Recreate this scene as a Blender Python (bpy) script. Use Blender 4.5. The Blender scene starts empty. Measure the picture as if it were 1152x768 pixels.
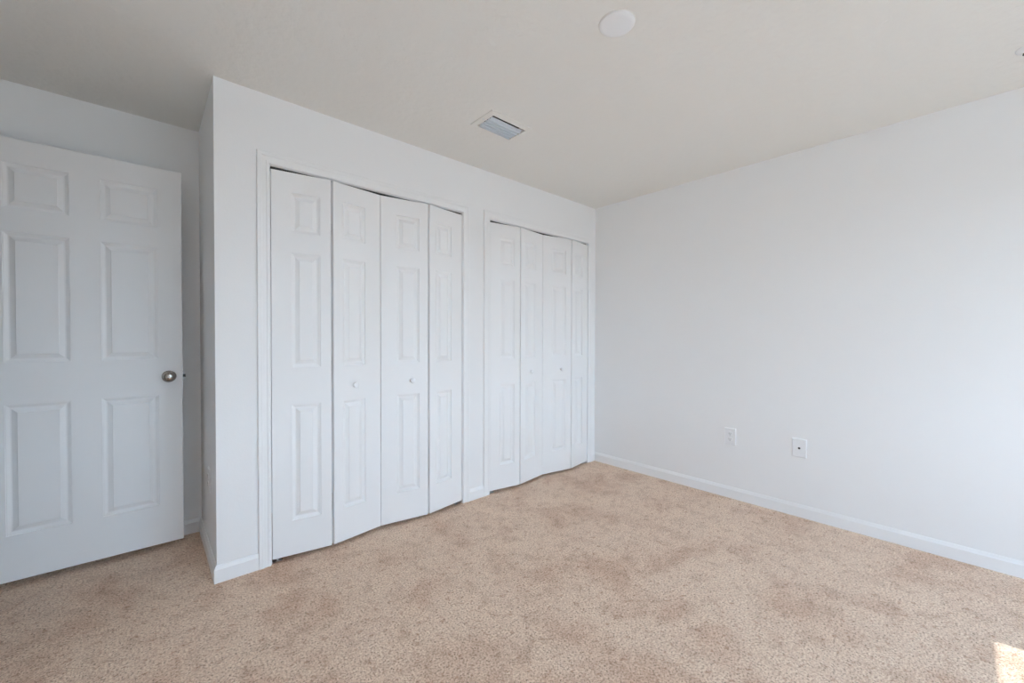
import bpy, math, random
from mathutils import Vector, Matrix

S = bpy.context.scene
COL = S.collection
random.seed(4)

# ---------------------------------------------------------------- camera
CAM_H = 1.1916
cam_d = bpy.data.cameras.new('camera')
cam = bpy.data.objects.new('camera', cam_d)
COL.objects.link(cam)
fw = Vector((0.667134, 0.744823, -0.013034))
rt = Vector((0.744905, -0.667167, 0.002281))
up = rt.cross(fw).normalized()
rot = Matrix((rt, up, -fw)).transposed()
cam.matrix_world = Matrix.Translation((0, 0, CAM_H)) @ rot.to_4x4()
cam_d.sensor_width = 36.0
cam_d.lens = 459.909 / 1152 * 36.0
cam_d.shift_y = 1.81 / 1152
cam_d.clip_start = 0.02
S.camera = cam

# ---------------------------------------------------------------- exposure, sky, sun
S.view_settings.view_transform = 'Standard'
S.view_settings.look = 'None'
S.view_settings.gamma = 1.0
S.view_settings.use_curve_mapping = False
S.view_settings.exposure = 2.25
S.cycles.use_denoising = True
S.cycles.use_adaptive_sampling = False
S.cycles.max_bounces = 16
S.cycles.diffuse_bounces = 12
S.cycles.sample_clamp_indirect = 6.0
S.cycles.caustics_reflective = False
S.cycles.caustics_refractive = False

world = bpy.data.worlds.new('sky')
S.world = world
world.use_nodes = True
wn = world.node_tree
wn.nodes.clear()
w_out = wn.nodes.new('ShaderNodeOutputWorld')
w_bg = wn.nodes.new('ShaderNodeBackground')
w_tc = wn.nodes.new('ShaderNodeTexCoord')
w_sep = wn.nodes.new('ShaderNodeSeparateXYZ')
w_map = wn.nodes.new('ShaderNodeMapRange')
w_ramp = wn.nodes.new('ShaderNodeValToRGB')
w_map.inputs['From Min'].default_value = -1.0
w_map.inputs['From Max'].default_value = 1.0
e = w_ramp.color_ramp.elements
e[0].position = 0.0;  e[0].color = (0.29, 0.354, 0.422, 1)      # sunlit ground and paving outside
e[1].position = 1.0;  e[1].color = (0.66, 1.02, 1.60, 1)
k = e.new(0.49); k.color = (0.32, 0.385, 0.46, 1)
k = e.new(0.51); k.color = (0.85, 1.11, 1.43, 1)
wn.links.new(w_tc.outputs['Generated'], w_sep.inputs[0])
wn.links.new(w_sep.outputs['Z'], w_map.inputs['Value'])
wn.links.new(w_map.outputs[0], w_ramp.inputs[0])
wn.links.new(w_ramp.outputs[0], w_bg.inputs['Color'])
w_bg.inputs['Strength'].default_value = 2.1
wn.links.new(w_bg.outputs[0], w_out.inputs['Surface'])

sun_d = bpy.data.lights.new('sun', 'SUN')
sun_d.energy = 1.3
sun_d.angle = math.radians(0.3)
sun_d.color = (1.0, 1.0, 1.0)
sun = bpy.data.objects.new('sun', sun_d)
COL.objects.link(sun)
sun.rotation_euler = Vector((-0.241, 2.413, -2.009)).to_track_quat('-Z', 'Y').to_euler()
sun.location = (3.4, -11.0, 9.5)

# ---------------------------------------------------------------- dimensions
H = 2.44
YC = 2.4225          # closet front wall
XR = 3.2507          # right wall
YB = 3.1433          # wall behind the open door and behind the closets
XS = 0.2486          # end wall of the closet block
XL = -0.625          # left wall
YF = -2.40           # window wall behind the camera
WT = 0.115           # wall thickness
O1 = (0.4804, 1.6944)
O2 = (1.9385, 3.1335)
OZ = 2.0855
WX = (0.24, 2.79)    # window opening
WZ = (0.62, 2.065)

# ---------------------------------------------------------------- helpers
class MB:
    def __init__(s): s.v = []; s.f = []; s.sm = []
    def add(s, vs, fs, smooth=False):
        o = len(s.v); s.v += [tuple(v) for v in vs]
        for f in fs: s.f.append([o + i for i in f]); s.sm.append(smooth)
        return s
    def box(s, x0, x1, y0, y1, z0, z1):
        return s.add([(x0,y0,z0),(x1,y0,z0),(x1,y1,z0),(x0,y1,z0),(x0,y0,z1),(x1,y0,z1),(x1,y1,z1),(x0,y1,z1)],
                     [(0,3,2,1),(4,5,6,7),(0,1,5,4),(1,2,6,5),(2,3,7,6),(3,0,4,7)])
    def prism(s, prof, path_a, path_b):
        """Sweep a closed profile between two lists of 3-D points of equal length."""
        n = len(prof)
        return s.add(list(path_a) + list(path_b),
                     [(i, (i+1) % n, n + (i+1) % n, n + i) for i in range(n)] + [tuple(range(n))[::-1], tuple(range(n, 2*n))])
    def lathe(s, prof, M=None, seg=32, smooth=True):
        """prof: (radius, height) from bottom to top around local Z; M places it."""
        M = M or Matrix.Identity(4)
        rings = []; vs = []
        for r, z in prof:
            if r < 1e-6:
                rings.append([len(vs)]); vs.append(M @ Vector((0, 0, z)))
            else:
                rings.append(list(range(len(vs), len(vs) + seg)))
                for i in range(seg):
                    a = 2 * math.pi * i / seg
                    vs.append(M @ Vector((r * math.cos(a), r * math.sin(a), z)))
        fs = []
        for A, B in zip(rings, rings[1:]):
            if len(A) == 1 and len(B) == 1: continue
            for i in range(seg):
                j = (i + 1) % seg
                if len(A) == 1: fs.append((A[0], B[j], B[i]))
                elif len(B) == 1: fs.append((A[i], A[j], B[0]))
                else: fs.append((A[i], A[j], B[j], B[i]))
        if len(rings[0]) > 1: fs.append(tuple(rings[0])[::-1])
        if len(rings[-1]) > 1: fs.append(tuple(rings[-1]))
        return s.add(vs, fs, smooth)
    def build(s, name, mat, parent=None, bevel=0.0):
        me = bpy.data.meshes.new(name)
        me.from_pydata(s.v, [], s.f)
        me.polygons.foreach_set('use_smooth', s.sm)
        me.materials.append(mat)
        me.update()
        o = bpy.data.objects.new(name, me)
        COL.objects.link(o)
        if parent: o.parent = parent
        if bevel:
            b = o.modifiers.new('edge', 'BEVEL'); b.width = bevel; b.segments = 2; b.limit_method = 'ANGLE'
        if any(s.sm):
            try: me.set_sharp_from_angle(angle=math.radians(38))
            except Exception: pass
        return o

def tag(o, label, cat, group=None, kind=None):
    o['label'] = label; o['category'] = cat
    if group: o['group'] = group
    if kind: o['kind'] = kind
    return o
def empty(name, loc=(0, 0, 0), rz=0.0):
    o = bpy.data.objects.new(name, None); COL.objects.link(o)
    o.location = loc; o.rotation_euler = (0, 0, rz); o.empty_display_size = 0.05
    return o

def material(name, color, rough=0.6, metal=0.0, bump=None, spec=0.5, mottling=0.0):
    m = bpy.data.materials.new(name); m.use_nodes = True
    nt = m.node_tree; b = nt.nodes['Principled BSDF']
    b.inputs['Base Color'].default_value = (*color, 1)
    b.inputs['Roughness'].default_value = rough
    b.inputs['Metallic'].default_value = metal
    b.inputs['Specular IOR Level'].default_value = spec
    tc = nt.nodes.new('ShaderNodeTexCoord')
    if mottling:
        n = nt.nodes.new('ShaderNodeTexNoise'); n.inputs['Scale'].default_value = 3.0; n.inputs['Detail'].default_value = 4
        r = nt.nodes.new('ShaderNodeValToRGB')
        r.color_ramp.elements[0].color = tuple(c * (1 - mottling) for c in color) + (1,)
        r.color_ramp.elements[1].color = tuple(min(1, c * (1 + mottling)) for c in color) + (1,)
        nt.links.new(tc.outputs['Object'], n.inputs['Vector'])
        nt.links.new(n.outputs['Fac'], r.inputs[0]); nt.links.new(r.outputs[0], b.inputs['Base Color'])
    if bump:
        sc, st, dist = bump
        n = nt.nodes.new('ShaderNodeTexNoise'); n.inputs['Scale'].default_value = sc; n.inputs['Detail'].default_value = 3
        bp = nt.nodes.new('ShaderNodeBump'); bp.inputs['Strength'].default_value = st; bp.inputs['Distance'].default_value = dist
        nt.links.new(tc.outputs['Object'], n.inputs['Vector'])
        nt.links.new(n.outputs['Fac'], bp.inputs['Height']); nt.links.new(bp.outputs[0], b.inputs['Normal'])
    return m

M_WALL = material('wall_paint', (0.86, 0.86, 0.86), 0.75, bump=(120, 0.12, 0.002), spec=0.3)
M_CEIL = material('ceiling_paint', (0.81, 0.80, 0.765), 0.9, bump=(30, 0.7, 0.005), spec=0.2)
M_TRIM = material('trim_paint', (0.87, 0.87, 0.87), 0.42, spec=0.4)
M_DOOR = material('door_paint', (0.87, 0.87, 0.87), 0.48, bump=(260, 0.05, 0.001), spec=0.4)
M_PLASTIC = material('white_plastic', (0.84, 0.85, 0.86), 0.35)
M_VENT = material('vent_enamel', (0.66, 0.72, 0.78), 0.4)
M_NICKEL = material('satin_nickel', (0.34, 0.31, 0.28), 0.24, 1.0)
M_DARK = material('dark_metal', (0.03, 0.03, 0.03), 0.5)
M_STEEL = material('hinge_steel', (0.62, 0.62, 0.62), 0.35, 1.0)
M_DUCT = material('duct_interior', (0.03, 0.03, 0.032), 0.8)
M_VINYL = material('window_vinyl', (0.82, 0.82, 0.82), 0.4)
M_CONCEALED = material('darkened_paint', (0.30, 0.30, 0.29), 0.85)  # concealed walls, colour darkened so they absorb light

def glass_material():
    m = bpy.data.materials.new('window_glass'); m.use_nodes = True
    nt = m.node_tree; nt.nodes.clear()
    out = nt.nodes.new('ShaderNodeOutputMaterial'); mix = nt.nodes.new('ShaderNodeMixShader')
    tr = nt.nodes.new('ShaderNodeBsdfTransparent'); gl = nt.nodes.new('ShaderNodeBsdfGlossy')
    lw = nt.nodes.new('ShaderNodeLayerWeight'); lw.inputs['Blend'].default_value = 0.5
    pw = nt.nodes.new('ShaderNodeMath'); pw.operation = 'POWER'; pw.inputs[1].default_value = 5.0
    fr = nt.nodes.new('ShaderNodeMath'); fr.operation = 'MULTIPLY_ADD'; fr.inputs[1].default_value = 0.9; fr.inputs[2].default_value = 0.03
    nt.links.new(lw.outputs['Facing'], pw.inputs[0]); nt.links.new(pw.outputs[0], fr.inputs[0])
    gl.inputs['Roughness'].default_value = 0.02
    tr.inputs['Color'].default_value = (0.95, 0.97, 0.96, 1)
    nt.links.new(fr.outputs[0], mix.inputs[0]); nt.links.new(tr.outputs[0], mix.inputs[1]); nt.links.new(gl.outputs[0], mix.inputs[2])
    nt.links.new(mix.outputs[0], out.inputs['Surface'])
    return m
M_GLASS = glass_material()

def carpet_material():
    m = bpy.data.materials.new('carpet'); m.use_nodes = True
    nt = m.node_tree; b = nt.nodes['Principled BSDF']; L = nt.links.new
    b.inputs['Roughness'].default_value = 0.95
    b.inputs['Specular IOR Level'].default_value = 0.1
    b.inputs['Sheen Weight'].default_value = 0.25
    b.inputs['Sheen Roughness'].default_value = 0.5
    b.inputs['Sheen Tint'].default_value = (0.9, 0.75, 0.66, 1)
    tc = nt.nodes.new('ShaderNodeTexCoord')
    def noise(scale, detail, rough=0.6, dist=0.0):
        n = nt.nodes.new('ShaderNodeTexNoise')
        n.inputs['Scale'].default_value = scale; n.inputs['Detail'].default_value = detail
        n.inputs['Roughness'].default_value = rough; n.inputs['Distortion'].default_value = dist
        L(tc.outputs['Object'], n.inputs['Vector']); return n
    def ramp(src, stops):
        r = nt.nodes.new('ShaderNodeValToRGB'); el = r.color_ramp.elements
        el[0].position, el[0].color = stops[0][0], (*stops[0][1], 1)
        el[1].position, el[1].color = stops[-1][0], (*stops[-1][1], 1)
        for p_, c_ in stops[1:-1]:
            k_ = el.new(p_); k_.color = (*c_, 1)
        L(src, r.inputs[0]); return r
    def mix(kind, fac, a, c):
        x = nt.nodes.new('ShaderNodeMix'); x.data_type = 'RGBA'; x.blend_type = kind
        if isinstance(fac, float): x.inputs[0].default_value = fac
        else: L(fac, x.inputs[0])
        L(a, x.inputs[6]); L(c, x.inputs[7]); return x.outputs[2]
    # flecked yarn: dark brown, tan and pale tufts
    yarn = ramp(noise(125, 3, 0.8).outputs['Fac'],
                [(0.32, (0.09, 0.050, 0.034)), (0.40, (0.61, 0.410, 0.292)), (0.50, (0.83, 0.615, 0.462)), (0.62, (0.99, 0.815, 0.660))])
    # trodden and brushed patches: pile-direction shading painted into the colour
    pile_shade = ramp(noise(3.2, 5, 0.62, 0.6).outputs['Fac'], [(0.36, (0.87, 0.80, 0.765)), (0.50, (1, 1, 1)), (0.68, (1.05, 1.06, 1.06))])
    c = mix('MULTIPLY', 1.0, yarn.outputs[0], pile_shade.outputs[0])
    foot = ramp(noise(11, 4, 0.6, 0.4).outputs['Fac'], [(0.34, (0.88, 0.84, 0.81)), (0.47, (1, 1, 1)), (0.72, (1.03, 1.035, 1.035))])  # smaller footprint blotches, also shading of the pile put into the colour
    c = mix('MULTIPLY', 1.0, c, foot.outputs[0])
    tuft = ramp(noise(34, 3, 0.65).outputs['Fac'], [(0.32, (0.78, 0.66, 0.60)), (0.45, (1, 1, 1)), (0.75, (1.02, 1.02, 1.02))])
    c = mix('MULTIPLY', 1.0, c, tuft.outputs[0])
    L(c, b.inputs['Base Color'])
    bp = nt.nodes.new('ShaderNodeBump'); bp.inputs['Strength'].default_value = 0.9; bp.inputs['Distance'].default_value = 0.008
    L(noise(110, 3, 0.7).outputs['Fac'], bp.inputs['Height']); L(bp.outputs[0], b.inputs['Normal'])
    return m
M_CARPET = carpet_material()

# ---------------------------------------------------------------- the shell
def struct(name, mb, mat, label, cat, bevel=0.0):
    return tag(mb.build(name, mat, bevel=bevel), label, cat, kind='structure')

X0, X1, Y0, Y1 = XL - WT, XR + WT, YF - WT, YB + WT
XH = -1.75          # far side of the unseen hallway added to darken the alcove
DOORWAY = (2.19, 2.997, 2.145)
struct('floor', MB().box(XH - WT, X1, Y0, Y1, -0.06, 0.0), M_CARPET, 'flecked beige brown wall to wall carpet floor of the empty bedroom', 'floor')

VX = (1.458, 1.708); VY = (1.790, 1.938)       # duct hole in the ceiling
c = MB()
for a in ((XH - WT, VX[0], Y0, Y1), (VX[1], X1, Y0, Y1), (VX[0], VX[1], Y0, VY[0]), (VX[0], VX[1], VY[1], Y1)):
    c.box(*a, H, H + 0.10)
struct('ceiling', c, M_CEIL, 'off white lightly textured flat ceiling', 'ceiling')

w = MB()   # closet front wall with two door openings
for x0, x1, z0, z1 in ((XS, O1[0], 0, H), (O1[1], O2[0], 0, H), (O2[1], XR, 0, H), (O1[0], O1[1], OZ, H), (O2[0], O2[1], OZ, H)):
    w.box(x0, x1, YC, YC + WT, z0, z1)
struct('wall_closet', w, M_WALL, 'white wall holding both bifold closet openings', 'wall')
struct('wall_closet_end', MB().box(XS, XS + WT, YC + WT, YB, 0, H), M_WALL, 'short white wall at the end of the closet, beside the open door', 'wall')
struct('wall_back', MB().box(XH - WT, X1, YB, YB + WT, 0, H), M_WALL, 'white wall in shade behind the open panelled door', 'wall')
struct('wall_right', MB().box(XR, XR + WT, Y0, YB, 0, H), M_WALL, 'bare white wall on the right with two wall plates', 'wall')
w = MB()
w.box(XL - WT, XL, Y0, DOORWAY[0], 0, H); w.box(XL - WT, XL, DOORWAY[1], YB, 0, H); w.box(XL - WT, XL, DOORWAY[0], DOORWAY[1], DOORWAY[2], H)
struct('wall_added_hall', MB().box(XH - WT, XH, Y0, YB, 0, H).box(XH, XL - WT, 0.9, 1.0, 0, H), M_CONCEALED, 'unseen dark hallway wall added beyond the doorway to absorb light', 'wall')
struct('wall_left', w, M_WALL, 'white wall at the hinge side of the open door', 'wall')
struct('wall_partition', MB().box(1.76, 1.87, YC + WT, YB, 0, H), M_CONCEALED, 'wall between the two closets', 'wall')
w = MB()
w.box(XL, WX[0], YF - WT, YF, 0, H); w.box(WX[1], XR, YF - WT, YF, 0, H)
w.box(WX[0], WX[1], YF - WT, YF, 0, WZ[0]); w.box(WX[0], WX[1], YF - WT, YF, WZ[1], H)
struct('wall_front', w, M_WALL, 'white window wall behind the viewer', 'wall')

# window in the wall behind the viewer: three double hung units, design guessed to suit the light
win = tag(empty('window_1', ((WX[0] + WX[1]) / 2, YF - 0.07, WZ[0])), 'white triple window behind the viewer', 'window', kind='structure')
hw = (WX[1] - WX[0]) / 2; hh = WZ[1] - WZ[0]
fr = MB()
fr.box(-hw, -hw + 0.035, -0.035, 0.035, 0, hh); fr.box(hw - 0.035, hw, -0.035, 0.035, 0, hh)
fr.box(-hw + 0.035, hw - 0.035, -0.035, 0.035, 0, 0.035); fr.box(-hw + 0.035, hw - 0.035, -0.035, 0.035, hh - 0.03, hh)
ux = 2 * hw / 6
for mx in (-ux, ux): fr.box(mx - 0.03, mx + 0.03, -0.035, 0.035, 0.035, hh - 0.03)
fr.build('window_frame', M_VINYL, win)
for xa, xb in ((-hw + 0.035, -ux - 0.03), (-ux + 0.03, ux - 0.03), (ux + 0.03, hw - 0.035)):
    for za, zb, y in ((0.035, hh * 0.5 + 0.015, 0.012), (hh * 0.5 - 0.015, hh - 0.03, -0.012)):
        q = MB()
        q.box(xa, xa + 0.03, y - 0.011, y + 0.011, za, zb); q.box(xb - 0.03, xb, y - 0.011, y + 0.011, za, zb)
        q.box(xa + 0.03, xb - 0.03, y - 0.011, y + 0.011, za, za + 0.03); q.box(xa + 0.03, xb - 0.03, y - 0.011, y + 0.011, zb - 0.03, zb)
        so = q.build('sash', M_VINYL, win)
        g = MB().box(xa + 0.03, xb - 0.03, y - 0.002, y + 0.002, za + 0.03, zb - 0.03).build('pane', M_GLASS, so)
MB().box(-hw - 0.03, hw + 0.03, 0.036, 0.11, -0.02, 0.0).build('window_sill', M_TRIM, win)

# baseboards: thickness t, chamfered top
BT, BH = 0.012, 0.083
def bb_prof(off):   # off(d, z) -> point, d = distance from the wall
    return [off(0, 0), off(BT, 0), off(BT, BH - 0.019), off(0.009, BH - 0.013), off(0.0045, BH - 0.002), off(0.003, BH), off(0, BH)]
def baseboard(name, runs, label):
    m = MB()
    for f0, f1 in runs:
        m.prism([0] * 7, bb_prof(f0), bb_prof(f1))
    return struct(name, m, M_TRIM, label, 'baseboard')
alongx = lambda y, s: (lambda x, mit=0: (lambda d, z: (x + mit * d, y + s * d, z)))
alongy = lambda x, s: (lambda y, mit=0: (lambda d, z: (x + s * d, y + mit * d, z)))
CW, CT = 0.0575, 0.014      # casing width and thickness
fc = alongx(YC, -1); fe = alongy(XS, -1); fb = alongx(YB, -1); fr_ = alongy(XR, -1); fl = alongy(XL, 1); ff = alongx(YF, 1)
baseboard('baseboard_closet', [(fc(XS, -1), fc(O1[0] - CW)), (fc(O1[1] + CW), fc(O2[0] - CW)), (fc(O2[1] + CW), fc(XR, -1))],
          'white baseboard along the foot of the closet wall')
baseboard('baseboard_closet_end', [(fe(YC, -1), fe(YB, -1))], 'white baseboard on the short wall at the closet end')
baseboard('baseboard_back', [(fb(XS, -1), fb(XL, 1))], 'white baseboard behind the open panelled door')
baseboard('baseboard_right', [(fr_(YC, -1), fr_(YF, 1))], 'white baseboard running along the bare right wall')
baseboard('baseboard_left', [(fl(DOORWAY[0] - 0.06), fl(YF, 1)), (fl(YB, -1), fl(DOORWAY[1] + 0.01))], 'white baseboard along the wall at the hinge side')
baseboard('baseboard_front', [(ff(XL, 1), ff(XR, -1))], 'white baseboard under the window behind the viewer')

# closet casings with mitred corners and a jamb lining
def casing(name, O, label):
    m = MB()
    # profile across the width: (u from the opening edge outwards, projection d)
    prof = [(0, 0), (0, 0.008), (0.004, 0.0105), (0.013, 0.0105), (0.0155, 0.0085), (0.034, 0.0115), (0.039, CT), (CW - 0.003, CT), (CW, CT - 0.003), (CW, 0)]
    L_ = lambda z, mit: [(O[0] - u, YC - d, z + (u if mit else 0)) for u, d in prof]
    R_ = lambda z, mit: [(O[1] + u, YC - d, z + (u if mit else 0)) for u, d in prof]
    a, b = L_(0, False), L_(OZ, True)
    m.prism(prof, b, a)
    m.prism(prof, R_(0, False), R_(OZ, True))
    m.prism(prof, [(O[0] - u, YC - d, OZ + u) for u, d in prof], [(O[1] + u, YC - d, OZ + u) for u, d in prof])
    t = struct(name, m, M_TRIM, label, 'door casing')
    j = MB()
    j.box(O[0] - 0.001, O[0] + 0.004, YC, YC + WT, 0, OZ); j.box(O[1] - 0.004, O[1] + 0.001, YC, YC + WT, 0, OZ)
    j.box(O[0] + 0.004, O[1] - 0.004, YC, YC + WT, OZ - 0.004, OZ + 0.001)
    j.build('jamb', M_TRIM, t)
    tr = MB().box(O[0] + 0.01, O[1] - 0.01, YC + 0.012, YC + 0.044, OZ - 0.020, OZ - 0.004)
    tr.build('door_track', M_DARK, t)
    return t
casing('trim_1', O1, 'white moulded casing framing the nearer closet opening')
casing('trim_2', O2, 'white moulded casing framing the closet opening nearest the room corner')

# ---------------------------------------------------------------- moulded panel doors
def nested(m, loops):
    """Bridge successive rectangles [(x0,x1,z0,z1,y)...] and fill the last."""
    vs = []
    for x0, x1, z0, z1, y in loops:
        vs += [(x0, y, z0), (x1, y, z0), (x1, y, z1), (x0, y, z1)]
    fs = []
    for k in range(len(loops) - 1):
        for i in range(4):
            j = (i + 1) % 4
            fs.append((4*k + i, 4*k + j, 4*k + 4 + j, 4*k + 4 + i))
    n = 4 * (len(loops) - 1)
    fs.append((n, n + 1, n + 2, n + 3))
    m.add(vs, fs)

def panel_slab(w, z0, z1, t, panels, both=False, depth=0.0120):
    """Slab x 0..w, z z0..z1, front at y = 0 facing -y, back at y = t; raised panels."""
    m = MB(); c = 0.002
    def face(y, s):
        xs = sorted({c, w - c} | {a for p in panels for a in p[:2]})
        zs = sorted({z0 + c, z1 - c} | {a for p in panels for a in p[2:]})
        for xa, xb in zip(xs, xs[1:]):
            for za, zb in zip(zs, zs[1:]):
                mx, mz = (xa + xb) / 2, (za + zb) / 2
                if any(p[0] < mx < p[1] and p[2] < mz < p[3] for p in panels): continue
                q = [(xa, y, za), (xb, y, za), (xb, y, zb), (xa, y, zb)]
                m.add(q, [(0, 1, 2, 3) if s > 0 else (3, 2, 1, 0)])
        for p in panels:
            k = lambda i, d: (p[0] + i, p[1] - i, p[2] + i, p[3] - i, y + s * d)
            mm = MB()
            nested(mm, [k(0, 0), k(0.0008, 0.0060), k(0.0040, 0.0066), k(0.0150, depth), k(0.0195, depth), k(0.0375, 0.0030), k(0.0385, 0.0006), k(0.0400, 0.0002)])
            m.add(mm.v, mm.f if s > 0 else [f[::-1] for f in mm.f])
    face(0, 1)
    if both: face(t, -1)
    else: m.add([(c, t, z0 + c), (w - c, t, z0 + c), (w - c, t, z1 - c), (c, t, z1 - c)], [(3, 2, 1, 0)])
    # chamfered rim and edges
    r = lambda i, y: [(i, y, z0 + i), (w - i, y, z0 + i), (w - i, y, z1 - i), (i, y, z1 - i)]
    L_ = [r(c, 0), r(0, c), r(0, t - c), r(c, t)]
    vs = [v for l in L_ for v in l]; fs = []
    for kk in range(3):
        for i in range(4):
            j = (i + 1) % 4
            fs.append((4*kk + j, 4*kk + i, 4*kk + 4 + i, 4*kk + 4 + j))
    m.add(vs, fs)
    return m

# the open six panel door
DY = 3.005; DX0 = -0.612; DW = 0.768
door = tag(empty('door_1', (DX0, DY, 0)), 'open white six panel door with a nickel knob, standing back against the wall', 'door', kind='structure')
pan = []
for xa, xb in ((0.116, 0.330), (0.440, 0.6635)):
    pan += [(xa, xb, 1.795, 2.007), (xa, xb, 1.069, 1.684), (xa, xb, 0.251, 0.870)]
panel_slab(DW, 0.033, 2.124, 0.035, pan, both=True, depth=0.0120).build('door_slab', M_DOOR, door)
def knob_mb(M):
    k = MB()
    k.lathe([(0.0325, 0.0), (0.0325, 0.003), (0.029, 0.007), (0.018, 0.009), (0.0125, 0.012), (0.0115, 0.022), (0.014, 0.028),
             (0.021, 0.033), (0.0255, 0.040), (0.0268, 0.047), (0.0255, 0.054), (0.021, 0.059), (0.013, 0.0615), (0.0, 0.062)], M, 40)
    return k
KX, KZ = 0.708, 0.970
face_front = Matrix.Translation((KX, 0, KZ)) @ Matrix.Rotation(math.pi / 2, 4, 'X')
face_back = Matrix.Translation((KX, 0.035, KZ)) @ Matrix.Rotation(-math.pi / 2, 4, 'X')
kn = knob_mb(face_front).build('door_knob', M_NICKEL, door)
b = MB().lathe([(0.0048, 0.061), (0.0048, 0.0655), (0.0038, 0.067), (0, 0.067)], face_front, 20).build('lock_button', M_STEEL, kn)
MB().lathe([(0.0011, 0.0668), (0.0011, 0.0674), (0, 0.0674)], face_front, 8).build('emergency_hole', M_DARK, kn)
knob_mb(face_back).build('door_knob', M_NICKEL, door)
lp = MB().box(DW - 0.0005, DW + 0.0015, 0.005, 0.030, KZ - 0.028, KZ + 0.028).build('latch_plate', M_NICKEL, door)
MB().add([(DW + .001, .011, KZ - .008), (DW + .014, .011, KZ - .008), (DW + .014, .014, KZ - .008), (DW + .001, .025, KZ - .008),
          (DW + .001, .011, KZ + .008), (DW + .014, .011, KZ + .008), (DW + .014, .014, KZ + .008), (DW + .001, .025, KZ + .008)],
         [(0, 3, 2, 1), (4, 5, 6, 7), (0, 1, 5, 4), (1, 2, 6, 5), (2, 3, 7, 6), (3, 0, 4, 7)]).build('latch_bolt', M_DARK, lp)
for z in (0.30, 1.08, 1.86):
    q = MB().lathe([(0.006, z - 0.045), (0.006, z + 0.045)], Matrix.Translation((-0.006, 0.029, 0)), 16)
    q.box(-0.0015, 0.0, 0.004, 0.030, z - 0.045, z + 0.045)
    q.build('hinge', M_NICKEL, door)

# bifold closet doors: each is two hinged leaves
LZ0, LZ1, LT = 0.022, 2.066, 0.035
def bifold(A1, B1, A2, B2, knob_leaf, label):
    base = Vector((A1[0], A1[1], 0))
    root = tag(empty('bifold_closet_door', base), label, 'closet door', 'bifold closet doors', 'thing')
    leaves = []
    for n, (A, B) in enumerate(((A1, B1), (A2, B2))):
        dx, dy = B[0] - A[0], B[1] - A[1]
        wd = math.hypot(dx, dy); k = wd / 0.295
        # the stile by the hinge is narrow, the outer one wide
        xa, xb = (0.095 * k, 0.239 * k) if n == 0 else (0.052 * k, 0.192 * k)
        ps = [(xa, xb, 1.750, 1.960), (xa, xb, 1.030, 1.640), (xa, xb, 0.208, 0.830)]
        lf = panel_slab(wd, LZ0, LZ1, LT, ps).build('door_leaf', M_DOOR, root)
        lf.location = (A[0] - base.x, A[1] - base.y, 0); lf.rotation_euler = (0, 0, math.atan2(dy, dx))
        leaves.append(lf)
        if n == knob_leaf:
            kx = (0.121 if n == 1 else 0.187) * k
            MB().lathe([(0.0095, 0.0), (0.0085, 0.004), (0.008, 0.012), (0.0125, 0.017), (0.0165, 0.022), (0.0172, 0.026), (0.015, 0.030), (0.009, 0.0325), (0, 0.033)],
                       Matrix.Translation((kx, 0, 0.917)) @ Matrix.Rotation(math.pi / 2, 4, 'X'), 28).build('knob', M_PLASTIC, lf)
    # hinge knuckles bridging the two leaves at the back of the fold
    mid = (Vector(B1) + Vector(A2)) / 2 - base.xy
    for z in (0.28, 1.03, 1.80):
        q = MB().lathe([(0.0045, z - 0.03), (0.0045, z + 0.03)], Matrix.Translation((mid.x, mid.y + LT * 0.75, 0)), 12)
        q.box(mid.x - 0.013, mid.x + 0.013, mid.y + LT * 0.72, mid.y + LT * 0.79, z - 0.03, z + 0.03)
        q.build('hinge', M_STEEL, root)
    # pivot pins: the jamb side runs in a floor bracket, the free side in the track
    piv, run = ((0.03, 0), None) if knob_leaf == 1 else (None, None)
    jx = 0.028 if knob_leaf == 1 else (B2[0] - base.x - 0.028)
    rx = (B2[0] - base.x - 0.028) if knob_leaf == 1 else 0.028
    for x, nm in ((jx, 'pivot_pin'), (rx, 'guide_pin')):
        q = MB().lathe([(0.004, LZ1 - 0.01), (0.004, OZ - 0.012)], Matrix.Translation((x, LT / 2 + 0.006, 0)), 10)
        q.build(nm, M_STEEL, root)
    sx = -1 if knob_leaf == 1 else 1
    q = MB().box(min(jx - 0.026 * -sx, jx + 0.02 * -sx), max(jx - 0.026 * -sx, jx + 0.02 * -sx), 0.008, 0.032, 0.0, 0.004)
    q.lathe([(0.006, 0.003), (0.006, LZ0 + 0.006)], Matrix.Translation((jx, 0.021, 0)), 12)
    q.build('pivot_bracket', M_STEEL, root)
    return root
bifold((.487, 2.425), (.773, 2.377), (.786, 2.377), (1.0795, 2.422), 1, 'white bifold door on the left of the nearer closet, beside the wall end')
bifold((1.0812, 2.422), (1.384, 2.374), (1.397, 2.374), (1.6865, 2.420), 0, 'white bifold door on the right of the nearer closet beside the strip of wall')
bifold((1.944, 2.421), (2.212, 2.376), (2.223, 2.376), (2.5165, 2.420), 1, 'white bifold door on the left of the farther closet beside the strip of wall')
bifold((2.5182, 2.420), (2.826, 2.366), (2.839, 2.366), (3.122, 2.412), 0, 'white bifold door on the right of the farther closet, next to the room corner')

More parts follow.
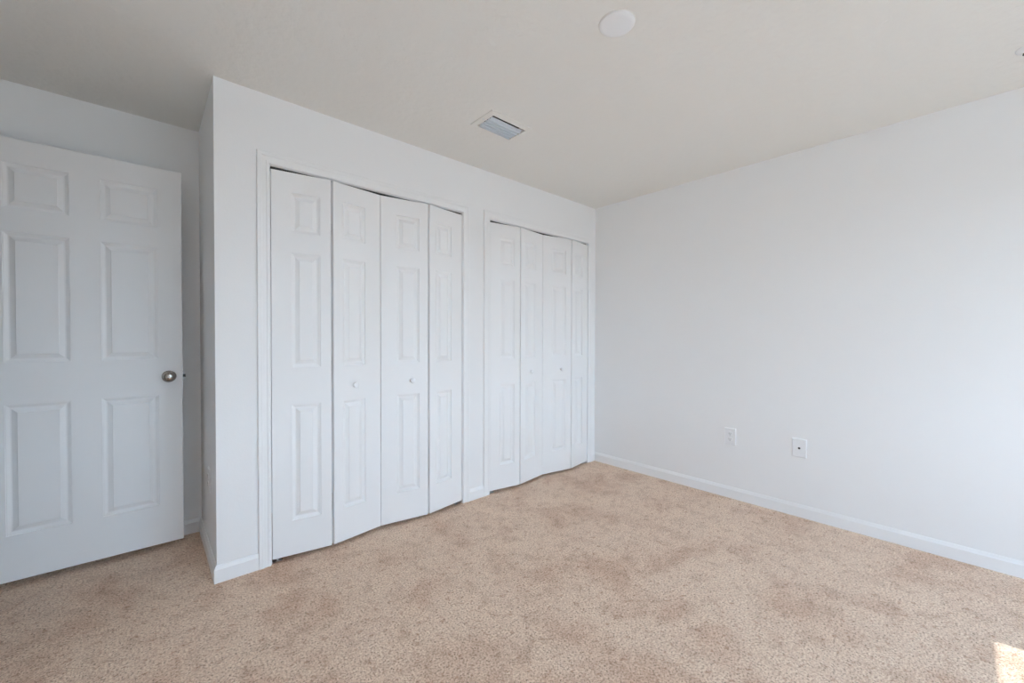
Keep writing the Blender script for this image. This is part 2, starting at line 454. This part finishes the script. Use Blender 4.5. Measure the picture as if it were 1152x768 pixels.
# ---------------------------------------------------------------- ceiling fittings
vent = tag(empty('ceiling_vent', (1.5755, 1.853, H)), 'white rectangular louvred air vent in the ceiling', 'vent')
vx0, vx1 = 1.420 - 1.5755, 1.731 - 1.5755
vy0, vy1 = 1.750 - 1.853, 1.958 - 1.853
hx0, hx1, hy0, hy1 = VX[0] - 1.5755, VX[1] - 1.5755, VY[0] - 1.853, VY[1] - 1.853
fm = MB()
def ring(m, loops):
    vs = []; fs = []
    for x0, x1, y0, y1, z in loops: vs += [(x0, y0, z), (x1, y0, z), (x1, y1, z), (x0, y1, z)]
    for k in range(len(loops) - 1):
        for i in range(4):
            j = (i + 1) % 4
            fs.append((4*k + i, 4*k + 4 + i, 4*k + 4 + j, 4*k + j))
    m.add(vs, fs)
g = 0.002
ring(fm, [(vx0, vx1, vy0, vy1, 0.0), (vx0 + .003, vx1 - .003, vy0 + .003, vy1 - .003, -0.004), (hx0 - .004, hx1 + .004, hy0 - .004, hy1 + .004, -0.006),
          (hx0 + g, hx1 - g, hy0 + g, hy1 - g, -0.004), (hx0 + g, hx1 - g, hy0 + g, hy1 - g, 0.030), (hx0 + .0005, hx1 - .0005, hy0 + .0005, hy1 - .0005, 0.030),
          (hx0 + .0005, hx1 - .0005, hy0 + .0005, hy1 - .0005, 0.0), (vx0, vx1, vy0, vy1, 0.0)])
fm.build('vent_frame', M_CEIL, vent)
dm = MB()
ring(dm, [(hx0 + .001, hx1 - .001, hy0 + .001, hy1 - .001, 0.03), (hx0 + .001, hx1 - .001, hy0 + .001, hy1 - .001, 0.16)])
dm.add([(hx0, hy0, 0.16), (hx1, hy0, 0.16), (hx1, hy1, 0.16), (hx0, hy1, 0.16)], [(0, 1, 2, 3)])
dm.build('duct', M_DUCT, vent)
n_l = 5
pitch = (hy1 - hy0 - 0.027) / n_l
for i in range(n_l):
    y = hy0 + 0.024 + i * pitch
    bl = MB()
    prof = [(y, 0.004), (y + 0.008, 0.0020), (y + pitch - 0.006, -0.0035), (y + pitch - 0.0045, -0.0110)]   # shallow blade with a turned down lip
    pts = prof + [(py + 0.0009, pz + 0.0009) for py, pz in prof[::-1]]
    bl.prism(pts, [(hx0 + 0.011, py, pz) for py, pz in pts], [(hx1 - 0.006, py, pz) for py, pz in pts])
    bl.build('louvre', M_VENT, vent)
for x in (vx0 + 0.018, vx1 - 0.018):
    MB().lathe([(0.004, -0.0075), (0.0035, -0.005)], Matrix.Translation((x, 0, 0)), 12).build('screw', M_VENT, vent)

cover = tag(empty('ceiling_cover_plate', (1.402, 0.945, H)), 'round white blank cover disc on the ceiling near the top edge', 'cover plate')
MB().lathe([(0.0, -0.0135), (0.030, -0.0130), (0.052, -0.0112), (0.064, -0.0085), (0.0685, -0.0055), (0.069, -0.003), (0.068, 0.0)], None, 64).build('cover_disc', M_PLASTIC, cover)
MB().lathe([(0.0705, -0.0022), (0.0715, 0.0)], None, 64).build('gasket', M_CEIL, cover)

fit = tag(empty('ceiling_fitting', (2.831, -0.149, H)), 'small round white fitting with a dark centre on the ceiling at the right edge', 'ceiling fitting')
MB().lathe([(0.007, -0.018), (0.018, -0.016), (0.025, -0.010), (0.028, 0.0)], None, 40).build('escutcheon', M_PLASTIC, fit)
MB().lathe([(0.0, -0.026), (0.006, -0.026), (0.007, -0.025), (0.006, -0.017)], None, 20).build('sprinkler_nozzle', M_DARK, fit)

# ---------------------------------------------------------------- wall plates
def plate_mesh(w, h):
    """Plate in local x (width), z (height), facing -y."""
    m = MB(); L_ = []
    for i, d in ((0, 0.0), (0.0008, 0.0025), (0.004, 0.0058), (0.006, 0.0062)):
        L_.append((-w/2 + i, w/2 - i, -h/2 + i, h/2 - i, -d))
    nested(m, L_); return m
def duplex_outlet(loc, rz, label, wh=(0.080, 0.125)):
    root = tag(empty('wall_outlet', loc, rz), label, 'outlet')
    plate_mesh(*wh).build('cover_plate', M_PLASTIC, root)
    for s in (-1, 1):
        z = s * 0.0205
        q = MB(); n = 24; pts = []
        for i in range(n):
            a = 2 * math.pi * i / n
            pts.append((max(-0.0145, min(0.0145, 0.0172 * math.cos(a))), z + 0.0145 * math.sin(a)))
        q.prism(pts, [(x, -0.0055, zz) for x, zz in pts], [(x, -0.0078, zz) for x, zz in pts])
        r = q.build('receptacle', M_PLASTIC, root)
        d = MB().box(-0.0075, -0.0052, -0.0081, -0.0070, z - 0.002, z + 0.007)
        d.build('slot', M_DARK, r)
        MB().box(0.0052, 0.0075, -0.0081, -0.0070, z - 0.001, z + 0.006).build('slot', M_DARK, r)
        MB().lathe([(0.0026, 0.0070), (0.0026, 0.0081)], Matrix.Translation((0, 0, z - 0.008)) @ Matrix.Rotation(math.pi / 2, 4, 'X'), 12).build('ground_hole', M_DARK, r)
    MB().lathe([(0.003, 0.0055), (0.0026, 0.0072)], Matrix.Rotation(math.pi / 2, 4, 'X'), 12).build('screw', M_STEEL, root)
    return root
RZ_R = -math.pi / 2      # local -y -> world -x (faces the room from the right wall)
duplex_outlet((XR, 1.180, 0.459), RZ_R, 'white duplex outlet low on the bare right wall, nearer the corner')
duplex_outlet((XS, 2.695, 0.432), RZ_R, 'white duplex outlet on the shaded short wall beside the open door')
cx = tag(empty('cable_plate', (XR, 0.746, 0.459), RZ_R), 'white cable wall plate with a dark centre jack, low on the bare right wall', 'wall plate')
plate_mesh(0.084, 0.124).build('cover_plate', M_PLASTIC, cx)
ry = Matrix.Rotation(math.pi / 2, 4, 'X')
jk = MB().lathe([(0.0075, 0.0055), (0.0075, 0.0085), (0.005, 0.0085), (0.005, 0.014)], ry, 6, smooth=False).build('coax_jack', M_DARK, cx)
for z in (-0.042, 0.042):
    MB().lathe([(0.003, 0.0055), (0.0026, 0.0072)], Matrix.Translation((0, 0, z)) @ ry, 12).build('screw', M_PLASTIC, cx)
